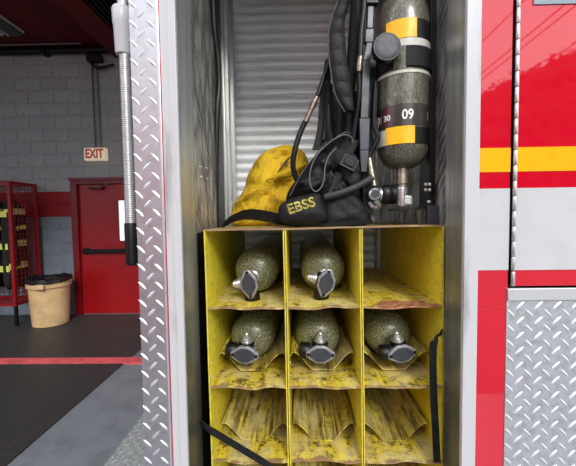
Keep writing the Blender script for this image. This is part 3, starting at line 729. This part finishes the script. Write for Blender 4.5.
# ------------------------------------------------------------------ air cylinders in the rack
RB = .0685
def make_bottle(loc, label, off):
    t = empty('air_cylinder', loc, label, 'air cylinder', 'spare air cylinders in the yellow rack')
    t.rotation_mode = 'YXZ'
    pr = [(.0, .445), (.03, .443), (.055, .425), (.066, .40), (RB, .375), (RB, 0)]
    for k in range(1, 10):
        a = k / 10 * PI / 2; pr.append((.018 + (RB - .018) * math.cos(a), -.058 * math.sin(a)))
    pr.append((.018, -.060))
    body = MB().lathe([(r_, h) for r_, h in pr], (0, 0, 0), (0, 1, 0), 40).build('cylinder_body', FIBRE, t, local=True)
    MB().lathe([(.017, -.058), (.019, -.06), (.019, -.07), (.015, -.072), (.015, -.085)], (0, 0, 0), (0, 1, 0), 20).build('neck', STEEL, t, local=True)
    hexo = [(.032 * math.cos(2 * PI * k / 8 + PI / 8), .021 * math.sin(2 * PI * k / 8 + PI / 8)) for k in range(8)]
    MB().prism(hexo, (0, -.084, 0), (1, 0, 0), (0, 0, 1), (0, -.028, 0)).build('valve_body', VALVE, t, bevel=.003, local=True)
    # diamond end flange with two screw holes
    ol = [(-.040, -.007), (-.040, .007), (-.022, .019), (-.012, .0245), (.012, .0245), (.022, .019), (.040, .007), (.040, -.007), (.022, -.019), (.012, -.0245), (-.012, -.0245), (-.022, -.019)]
    fl = MB().prism(ol, (0, -.112, 0), (1, 0, 0), (0, 0, 1), (0, -.012, 0)).build('end_flange', VALVE, t, bevel=.003, local=True)
    MB().prism([(a * .74, b * .78) for a, b in ol], (0, -.1245, 0), (1, 0, 0), (0, 0, 1), (0, -.002, 0)).build('flange_face', DARKFACE, fl, bevel=.0008, local=True)
    for x in (-.0335, .0335): MB().lathe([(.0042, 0), (.0042, -.002), (.002, -.0022)], (x, -.124, 0), (0, 1, 0), 10).build('screw', BLACK_METAL, fl, local=True)
    ou = MB().lathe([(.02, .012), (.0225, .016), (.0225, .024), (.018, .027)], (0, -.096, 0), (0, 0, 1), 18).build('outlet_collar', BLACK_METAL, t, local=True)
    pr = [(.0165, .026)]
    for k in range(4): pr += [(.0175 - k * .0022, .028 + k * .006), (.0175 - k * .0022, .0315 + k * .006), (.0142 - k * .0022, .0325 + k * .006)]
    pr += [(.006, .053), (.003, .056)]
    MB().lathe(pr, (0, -.096, 0), (0, 0, 1), 16).build('outlet', STEEL, t, local=True)
    g = MB(); n = 24
    MB_ = [( .021 + (.0012 if k % 2 else -.0006)) for k in range(n)]
    vs = []; hs = [-.026, -.03, -.052, -.056]
    for q, h in enumerate(hs):
        sc = .85 if q in (0, 3) else 1
        vs += [V((h, -.100 + MB_[k] * sc * math.cos(2 * PI * k / n), .002 + MB_[k] * sc * math.sin(2 * PI * k / n))) for k in range(n)]
    fs = [(q * n + k, q * n + (k + 1) % n, (q + 1) * n + (k + 1) % n, (q + 1) * n + k) for q in range(3) for k in range(n)] + [tuple(range(n)), tuple(range(4 * n - 1, 3 * n - 1, -1))]
    g.add(vs, fs).build('hand_knob', RUBBER, t, local=True)
    for o in t.children:
        if o.name.startswith('cylinder_body'): continue
        for v in o.data.vertices: v.co += off * (.5 if o.name.startswith('neck') else 1)
        for c in o.children:
            for v in c.data.vertices: v.co += off
    return t
zr1 = RZ[1] + RB + .0065; zr2 = RZ[2] + RB + .014
c1 = lambda x, Y: at(x, 233, Y).x
spots = [((c1(256, 1.0), 1.0, zr1 - .003), -97, 3, 4, 'olive cylinder in the top left cell, valve turned sideways'),
         ((c1(322, 1.0), 1.0, zr1 - .003), -76, 3, 0, 'olive cylinder in the top middle cell, valve turned sideways'),
         ((c1(250.5, .985), .985, zr2), 3, 2.5, 4, 'olive cylinder cradled in the second row, left cell, outlet pointing up'),
         ((c1(316, .985), .985, zr2), 2, 2.5, 0, 'olive cylinder cradled in the second row, middle cell, outlet pointing up'),
         ((c1(386, .985), .985, zr2), -8, 2.5, -4, 'olive cylinder cradled in the second row, right cell below the rusty shelf')]
b0 = None
for i, (loc, roll, tilt, yaw, lab) in enumerate(spots):
    off = V((math.sin(R(roll)), 0, -math.cos(R(roll)))) * (.016 if tilt == 3 else .010)
    t = make_bottle(loc, lab, off)
    t.location = loc; t.rotation_euler = (Matrix.Rotation(R(-yaw), 3, 'Z') @ Matrix.Rotation(R(tilt), 3, 'X') @ Matrix.Rotation(R(roll), 3, 'Y')).to_euler('YXZ'); t['label'] = lab

# the rack with its cylinders sits a touch askew: right side nearer and higher
ASKEW = Matrix.Translation((.08, RACK_Y0, 1.1)) @ Matrix.Rotation(-.016, 4, 'Z') @ Matrix.Rotation(-.007, 4, 'Y') @ Matrix.Translation((-.08, -RACK_Y0, -1.1))
bpy.context.view_layer.update()
for o in [rk] + [o for o in COL.objects if o.parent is None and o.name.startswith('air_cylinder')]:
    M = ASKEW @ o.matrix_world; o.rotation_mode = 'XYZ'; o.matrix_world = M
# ------------------------------------------------------------------ breathing apparatus on the rack top
RT = RZ[0] + .003                                            # rack top surface
TY = .885; TXc = at(402, 100, TY).x
ba = empty('breathing_apparatus', (TXc, TY, RT), 'black harness breathing apparatus with upright grey air cylinder marked 09', 'breathing apparatus')
def B(mb, name, mat, parent=None, **k): return mb.build(name, mat, parent or ba, **k)
zT = lambda y, x=402, Y=TY: at(x, y, Y).z
zbot, ztop = zT(169), zT(-9); TR = .0685
zF = lambda y: at(408, y, TY - .069).z
ht = .062; prof = [(.017, zbot)]
for k in range(1, 11):
    a = k / 10 * PI / 2; prof.append((.017 + (TR - .017) * math.sin(a), zbot + ht * (1 - math.cos(a))))
for k in range(0, 11):
    a = k / 10 * PI / 2; prof.append((TR * math.cos(a) + .0001, ztop - .1 * (1 - math.sin(a))))
cyl = B(MB().lathe(prof, (TXc, TY, 0), (0, 0, 1), 48), 'cylinder_body', FIBRE_TALL)
def band(y0, y1, r, a0=0, a1=360, tilt=0):
    """ring or arc around the tank between two picture heights; angle 0 faces the viewer, positive to the right"""
    z0, z1 = zF(y1), zF(y0); g = MB(); n = max(6, int(abs(a1 - a0) / 6)); vs = []
    full = a1 - a0 >= 360
    cnt = n if full else n + 1
    for i in range(cnt):
        a = R(a0 + (a1 - a0) * i / n); c, s_ = math.cos(a), math.sin(a)
        rad = min(r, TR + .004)
        for rr, q in ((TR - .003, z0), (r, z0), (r, z1), (TR - .003, z1)):
            vs.append(V((TXc + rr * s_, TY - rr * c, q + tilt * math.sin(a))))
    fs = []
    for i in range(n):
        a_, b_ = i * 4, ((i + 1) % cnt) * 4
        for k in range(4): fs.append((a_ + k, a_ + (k + 1) % 4, b_ + (k + 1) % 4, b_ + k))
    if not full: fs += [(0, 1, 2, 3), ((cnt - 1) * 4 + 3, (cnt - 1) * 4 + 2, (cnt - 1) * 4 + 1, (cnt - 1) * 4)]
    return g.add(vs, fs)
B(band(17.5, 37, .0712, -52, 10), 'reflective_band', RETRO, cyl); B(band(18, 37, .0708, 10.5, 250), 'black_band', RUBBER, cyl)
B(band(37.5, 45, .0702), 'pale_ring', WHITE_BAND, cyl)
sb = B(band(46, 66, .0745, -10, 325), 'cylinder_strap', WEB)
B(band(69, 72, .0702), 'pale_ring', WHITE_BAND, cyl)
B(band(103, 125, .0697), 'label_film', LABEL_DK, cyl)
B(band(104, 124, .0701, -57, -40), 'red_label_patch', LABEL_RED, cyl)
B(band(125.5, 143, .0712, -52, 7), 'reflective_band', RETRO, cyl); B(band(126.5, 143, .0708, 7.5, 200), 'black_band', RUBBER, cyl)
B(band(127, 143, .0708, -140, -52.5), 'grey_marked_band', WHITE_BAND, cyl)
def wrap_text(s_, size, ang, y, mat, bold=0, sx=1.0):
    vs, fs = text_mesh(s_, size, bold, .0004, 1.0); z = zF(y); rr = .0703
    g = MB().add([V((TXc + (rr + v.z) * math.sin(v.x * sx / rr + R(ang)), TY - (rr + v.z) * math.cos(v.x * sx / rr + R(ang)), z + v.y)) for v in vs], fs)
    return B(g, 'lettering', mat, cyl, smooth=0)
wrap_text('09', .034, -7, 114.5, LETTER_W, .0006, .85); wrap_text('30', .02, -50, 115.5, LETTER_W, .0003); wrap_text('09', .036, -84, 117, LETTER_W, .0006)
wrap_text('(', .02, -66, 115, LETTER_R); wrap_text('|', .022, 42, 114, LETTER_R)
for k, aa in enumerate((-60, -66, -72)): wrap_text('I', .016, aa, 135, RUBBER, .0012)
# big round cap on the strap
pc = at(387, 47, .80)
pk = B(MB().lathe([(.030, .022), (.0345, .016), (.0355, .006), (.0345, 0), (.032, -.002)], (pc.x, pc.y, pc.z), (0, 1, 0), 32), 'round_cap', RUBBER)
B(MB().lathe([(.031, .001), (.031, -.003), (.029, -.0045), (.02, -.0052), (.001, -.0055)], (pc.x, pc.y, pc.z), (0, 1, 0), 32), 'cap_face', GREYPUCK, pk)
B(MB().tube([V((pc.x + .0318 * math.cos(2 * PI * k / 32), pc.y - .0022, pc.z + .0318 * math.sin(2 * PI * k / 32))) for k in range(32)], .0014, 6, closed=True), 'cap_rim', PIPING, pk)
# neck, valve, handwheel
B(MB().lathe([(.0185, zbot + .002), (.0185, zT(184)), (.016, zT(185)), (.016, zT(187))], (TXc, TY, 0), (0, 0, 1), 24), 'neck', BRASS)
vz = zT(195); 
g = MB().lathe([(.016, zT(187)), (.0165, zT(190)), (.0165, zT(206)), (.012, zT(208))], (TXc - .001, TY, 0), (0, 0, 1), 8)
g.box(TXc - .005, TXc + .024, TY - .014, TY + .014, zT(205), zT(196))
B(g, 'valve_body', STEEL, bevel=.002)
hw = []
for k, (r_, x) in enumerate(((.018, -.016), (.026, -.02), (.0275, -.03), (.0245, -.034), (.0275, -.038), (.0275, -.05), (.024, -.056))): hw.append((r_, x))
B(MB().lathe(hw, (TXc, TY, vz + .002), (1, 0, 0), 20), 'handwheel', RUBBER)
B(MB().lathe([(.019, -.0565), (.019, -.062), (.012, -.066)], (TXc, TY, vz + .002), (1, 0, 0), 18), 'wheel_ring', STEEL)
q = at(375, 194, .83)
g = MB().lathe([(.012, .02), (.0155, .014), (.0155, 0), (.012, -.003)], q, (0, 1, 0), 20); fit = B(g, 'pressure_gauge', STEEL)
B(MB().lathe([(.0115, 0), (.0115, -.0042), (.001, -.0045)], q, (0, 1, 0), 20), 'gauge_face', DARKFACE, fit)
B(MB().tube([at(374, 186, .84), at(371.5, 172, .845), at(369.5, 158, .85)], [.0085, .0075, .006], 10), 'brass_fitting', BRASS)
B(MB().tube(catmull([at(376, 201, .835), at(379, 206, .85), at(373, 207, .86), at(369, 202, .86)], 5), .006, 8), 'lower_fitting', STEEL)
# backplate bar and black frame
g = MB(); 
def quad_bar(pts, y0, y1):
    for (xa, xb, ya, xc, xd, yb) in pts:
        vs = [at(xa, ya, y0), at(xb, ya, y0), at(xd, yb, y0), at(xc, yb, y0)]; vs += [p_ + V((0, y1 - y0, 0)) for p_ in vs]
        g.add(vs, [(0, 1, 2, 3), (7, 6, 5, 4), (0, 4, 5, 1), (1, 5, 6, 2), (2, 6, 7, 3), (3, 7, 4, 0)])
quad_bar([(368, 374, 6, 367, 373, 28), (365.8, 374, 28.5, 365, 373.5, 42), (367, 372.5, 42.3, 363, 370.5, 60), (363, 370.5, 60.3, 360.5, 368.5, 118), (359.5, 370, 118.3, 360, 369, 150), (360, 369, 150.3, 361, 367, 172)], .845, .86)
B(g, 'backplate', GREY_METAL, bevel=.0015)
g = MB(); quad_bar([(361, 378, 60, 363, 374, 214)], .87, .89)
B(g, 'backplate_frame', BLACK_METAL, bevel=.002)
g = MB(); quad_bar([(366, 378, -20, 366, 379, 3)], .87, .89)
B(g, 'frame_top', BLACK_METAL, bevel=.002)
B(MB().tube(catmull([at(376, 82, .86), at(375, 100, .855), at(374.5, 125, .85), at(378, 138, .845), at(371, 152, .85), at(369, 162, .85)], 6), .0065, 8), 'cylinder_hose', RUBBER)
# shoulder strap
strap = [(349, -22, 342), (345, 0, 335), (338, 18, 331), (336, 36, 328), (339, 56, 329.5), (343, 76, 332), (347, 95, 336), (350.5, 112, 344)]
pts = []; wids = []
for i, (xr, y, xl) in enumerate(strap):
    pass
def strap_mesh(rows, Y, th, curve=.01, n=6, sub=5):
    L = catmull([at(a_, y_, Y) for a_, y_, b_ in rows], sub); Rr = catmull([at(b_, y_, Y) for a_, y_, b_ in rows], sub)
    g = MB(); m_ = len(L); vs = []
    for side in (0, 1):
        for i in range(m_):
            for k in range(n + 1):
                t = k / n; p_ = L[i].lerp(Rr[i], t); h = curve * math.sin(PI * t) ** .6
                rid = (.0016 if (i % 4) < 3 else -.0022) if side == 0 and th > .008 else 0
                p_ = p_ + V((0, -h - th / 2 - rid if side == 0 else th / 2, 0)); vs.append(p_)
    N = m_ * (n + 1); w_ = n + 1; fs = []
    for i in range(m_ - 1):
        for k in range(n):
            a_ = i * w_ + k; fs.append((a_, a_ + 1, a_ + w_ + 1, a_ + w_)); fs.append((a_ + N, a_ + w_ + N, a_ + w_ + 1 + N, a_ + 1 + N))
        for k in (0, n): a_ = i * w_ + k; fs.append((a_, a_ + w_, a_ + w_ + N, a_ + N))
    for i in (0, m_ - 1):
        for k in range(n): a_ = i * w_ + k; fs.append((a_, a_ + 1, a_ + 1 + N, a_ + N))
    return g.add(vs, fs)
sp = B(strap_mesh([(356, -25, 343), (351, 0, 338), (345, 18, 332), (344.5, 36, 328.5), (346, 56, 329), (349, 76, 331.5), (352, 95, 335.5), (354, 112, 345)], .84, .012), 'shoulder_strap', NYLON)
B(MB().tube(catmull([at(343, -25, .832), at(338, 0, .832), at(332, 18, .832), at(328.5, 36, .832), at(329, 56, .832), at(331.5, 76, .832), at(335.5, 95, .832), at(345, 112, .832)], 6), .0018, 6), 'strap_piping', GREYPUCK, sp)
B(strap_mesh([(364, -25, 352), (362, 0, 351), (360, 30, 349), (357, 60, 347), (355, 100, 345), (357, 140, 344), (360, 170, 345)], .90, .012), 'shoulder_strap', NYLON)
B(strap_mesh([(331, 60, 327.5), (330.5, 90, 326.5), (330, 120, 325), (333, 140, 322)], .88, .004, .001), 'webbing_strap', WEB)
B(strap_mesh([(330, 60, 325), (328, 78, 322), (322, 92, 318), (316, 103, 312)], .875, .004, .001), 'webbing_strap', WEB)
# hoses
B(MB().tube(catmull([at(362, -25, .845), at(364, 5, .845), at(361.5, 30, .845), at(360, 58, .845)], 6), .0078, 10), 'air_hose', RUBBER)
B(MB().tube([at(360.5, 57, .84), at(359.5, 64, .84), at(359, 72, .84)], [.0075, .009, .0075], 10), 'copper_fitting', COPPER)
B(MB().tube(catmull([at(359, 72, .845), at(359, 95, .85), at(356, 120, .86), at(352, 150, .87)], 6), .0075, 10), 'air_hose', RUBBER)
B(MB().tube(catmull([at(334, 40, .87), at(329, 62, .87), at(322, 83, .87), at(317.5, 96, .87)], 6), .0062, 10), 'air_hose', RUBBER)
B(MB().tube([at(317, 97, .865), at(314, 103, .865), at(310, 112, .865), at(305.5, 122, .865)], [.0062, .0085, .006, .0075], 10).lathe([(.007, 0), (.0085, .003), (.007, .006)], at(316, 101, .865), (0, 1, 0), 8), 'hose_coupling', COPPER)
B(MB().tube(catmull([at(305, 122, .87), at(299, 136, .87), at(294.5, 152, .87), at(293, 166, .875), at(296, 178, .885), at(303, 186, .9)], 6), .0074, 10), 'air_hose', RUBBER)
B(MB().tube(catmull([at(329, 105, .875), at(328.5, 125, .87), at(328, 140, .875), at(330, 155, .89)], 5), .0055, 8), 'air_hose', RUBBER)
# bags
B(MB().puff([at(x, y, .945) for x, y in ((331, 96), (345, 90), (362, 96), (365, 130), (364, 165), (345, 168), (330, 150))], .03, (0, -1, 0), .008, 20, 21, .7), 'lumbar_pad', NYLON)
B(strap_mesh([(333, 84, 322), (332, 105, 319), (331, 130, 317), (326, 150, 312)], .9, .005, .002), 'webbing_strap', WEB)
for pts_ in (((290, 196), (300, 176), (313, 158), (327, 141)), ((322, 206), (338, 190), (352, 176)), ((330, 172), (341, 186), (352, 208), (362, 219)), ((333, 140), (346, 132), (356, 139))):
    q_ = catmull([at(x, y, .872) for x, y in pts_], 5); B(MB().tube(q_, .0009, 5), 'seam', PIPING)
B(MB().box(-.012, .012, -.003, .003, -.004, .004, Matrix.Translation(at(338, 187, .86)) @ Matrix.Rotation(R(-40), 4, 'Y')), 'slider', BLACK_METAL, bevel=.001)
A9 = lambda pts, Y: [at(x, y, Y) for x, y in pts]
bg = B(MB().puff(A9([(290, 221), (286, 198), (296, 180), (308, 164), (320, 150), (332, 136), (345, 131), (357, 140), (363, 160), (366, 190), (371, 214), (366, 224), (330, 225.5)], .935), .055, (0, -1, 0), .034, 16, 2, .8,
     [(at(300, 185, .935), at(345, 140, .935), .012, .012), (at(320, 215, .935), at(356, 160, .935), .012, .014), (at(335, 175, .935), at(340, 215, .935), .008, -.012), (at(350, 200, .935), at(368, 215, .935), .01, .01)]), 'harness_bag', NYLON)
pouch = B(MB().puff(A9([(281, 222), (279, 207), (288, 200), (303, 195), (318, 193), (324, 202), (328, 222), (305, 226)], .858), .03, (0, -1, 0), .006, 18, 5, .9), 'pouch', NYLON)
vs, fs = text_mesh('EBSS', .036, .0009, .0006, 1.05)
tc_ = at(301.5, 205.5, .80); ang = R(17)
g = MB()
for v in vs:
    x = v.x * math.cos(ang) - v.y * math.sin(ang); z = v.x * math.sin(ang) + v.y * math.cos(ang)
    g.v.append(V((tc_.x + x, 0, tc_.z + z)) + V((0, v.z, 0)))
g.f = list(fs)
# lay the letters on the pouch front
bpy.context.view_layer.update()
loc = ba.location
for i, p_ in enumerate(g.v):
    dv = p_.y; hit, hp, hn, _ = pouch.ray_cast(V((p_.x, .5, p_.z)) - loc, V((0, 1, 0)))
    yy = (hp + loc).y if hit else .83
    g.v[i] = V((p_.x, yy - .0008 - dv, p_.z))
B(g, 'lettering', LETTER_Y, pouch, smooth=0)
B(MB().puff(A9([(322, 212), (330, 196), (345, 190), (358, 198), (368, 214), (366, 225), (345, 226), (326, 226)], .865), .028, (0, -1, 0), .016, 13, 8, .9), 'cloth_flap', NYLON)
B(MB().puff(A9([(341, 160), (352, 153), (360, 162), (362, 180), (352, 190), (342, 176)], .868), .018, (0, -1, 0), .006, 20, 4, .6), 'padded_pocket', NYLON)
bc = at(349, 163, .845); mrot = Matrix.Translation(bc) @ Matrix.Rotation(R(28), 4, 'Y')
bk = B(MB().box(-.023, .023, -.005, .005, -.017, .017, mrot), 'buckle', RUBBER, bevel=.003)
B(MB().tube([mrot @ V(q_) for q_ in ((-.02, -.006, -.014), (.02, -.006, -.014), (.02, -.006, .014), (-.02, -.006, .014))], .0011, 5, closed=True), 'buckle_rim', PIPING, bk)
B(MB().box(-.014, .014, -.008, -.005, -.008, .008, mrot), 'buckle_tongue', RUBBER, bk, bevel=.002)
B(strap_mesh([(344, 172, 336), (338, 186, 331), (331, 199, 324)], .866, .004, .001), 'webbing_strap', WEB)
B(strap_mesh([(361, 140, 352), (355, 150, 347), (352, 158, 345)], .86, .004, .001), 'webbing_strap', WEB)
B(MB().tube(catmull([at(353, 143, .85), at(351, 137, .845), at(343, 135, .84), at(330, 142, .838), at(317, 155, .838), at(310.5, 170, .84), at(310, 183, .842), at(314, 191, .845), at(320, 189, .845), at(324, 180, .845), at(325, 168, .85), at(329, 156, .855), at(336, 148, .86)], 6), .0017, 6), 'loop_cord', PIPING)
B(MB().tube(catmull([at(325, 197, .845), at(340, 193, .835), at(358, 186, .83), at(373, 177, .825)], 6), .0085, 12), 'grey_tube', TUBE_GREY)
# waist belt lying out to the left
wb_ = catmull([at(222, 226.5, .93), at(232, 219, .93), at(247, 214.5, .925), at(265, 216, .915), at(282, 219.5, .905), at(300, 221, .90)], 6)
wv = []
for i, p_ in enumerate(wb_):
    t = i / (len(wb_) - 1); hgt = .008 + .022 * min(1, t * 2.2); wv.append(V((0, -.018, hgt)))
B(MB().ribbon(wb_, wv, .004), 'waist_belt', WEB)
B(strap_mesh([(330, 222, 330), (345, 219, 345), (372, 222, 372)], .85, .004, .0) if False else MB().ribbon(catmull([at(322, 226, .84), at(345, 223, .835), at(372, 222, .84)], 5), (0, -.004, .012), .003), 'waist_belt', WEB)
# bracket that holds the tank
br = empty('cylinder_bracket', (.37, TY, RT), 'black steel bracket bolted beside the upright cylinder on the right wall', 'bracket')
MB().box(.366, .3855, TY - .02, TY + .05, RT + .045, 2.25).build('wall_plate', BLACK_METAL, br, bevel=.002)
g = MB().ribbon(catmull([(.376, TY, zT(186)), (.375, TY, zT(198)), (.362, TY, zT(206)), (.335, TY, zT(209)), (TXc - .03, TY, zT(209.5))], 6), (0, .06, 0), .006); g.build('foot', BLACK_METAL, br)
for x, y in ((425.5, 184.5), (429.5, 184.5), (425.5, 190), (429.5, 190), (427, 202)):
    p_ = at(x, y, TY - .02); MB().lathe([(.0045, 0), (.0045, -.004), (.002, -.0055)], (min(p_.x, .3815), TY - .02 if y < 195 else TY - .03, p_.z), (0, 1, 0), 8).build('bolt', STEEL, br)
MB().box(.352, .3855, .84, .86, RT, zT(206, 440)).build('foot_block', GREY_METAL, br, bevel=.002)
# yellow cloth bag
yb = empty('yellow_bag', (at(270, 226, 1.12).x, 1.12, RT), 'worn yellow cloth bag slumped behind the black harness on the rack top', 'bag')
YB = 1.12
MB().puff(A9([(234, 226), (232, 210), (238, 199), (244, 190), (248, 175), (256, 161), (268, 151), (284, 146), (298, 148), (307, 158), (309, 178), (304, 205), (300, 226), (268, 227.5)], YB), .085, (0, -1, 0), .026, 13, 11, .8,
     [(at(240, 202, YB), at(306, 166, YB), .010, .014), (at(246, 208, YB), at(300, 180, YB), .012, -.012), (at(262, 165, YB), at(290, 152, YB), .012, .010), (at(280, 180, YB), at(268, 222, YB), .010, .012), (at(284, 184, YB), at(298, 196, YB), .008, -.014), (at(250, 205, YB), at(246, 224, YB), .01, .008)], 8).build('bag_body', YCLOTH, yb)
MB().ribbon(catmull([at(279, 171, 1.026), at(284, 164, 1.028), at(289, 158, 1.04)], 4), (.014, 0, .010), .003).build('closure_tab', COATBROWN, yb)
MB().tube(catmull([at(241, 200, 1.06), at(258, 189, 1.035), at(276, 180, 1.028), at(294, 171, 1.03), at(307, 163, 1.05)], 6), [.002] * 25, 6).build('flap_seam', YCLOTH, yb)

# ------------------------------------------------------------------ loose straps at the rack
w1 = MB().ribbon(catmull([at(199, 420, .83), at(206, 427.5, .806), at(222, 437, .803), at(245, 451, .80), at(268, 465, .797), at(292, 482, .797)], 6), V((-.014, 0, .029)), .003).build('webbing_strap', WEB, None)
tag(w1, 'black webbing strap running diagonally across the lower left of the rack', 'strap')
w2 = MB().ribbon(catmull([at(446, 331, .845), at(440, 333, .812), at(435, 340, .803), at(433, 352, .803), at(433.5, 390, .805), at(435.5, 430, .807), at(437, 462, .808)], 6), [V((.008, 0, .017))] * 7 + [V((.015, 0, .01))] * 6 + [V((.018, 0, 0))] * 24, .003).build('webbing_strap', WEB, None)
tag(w2, 'black webbing strap hanging down the right edge of the rack', 'strap')
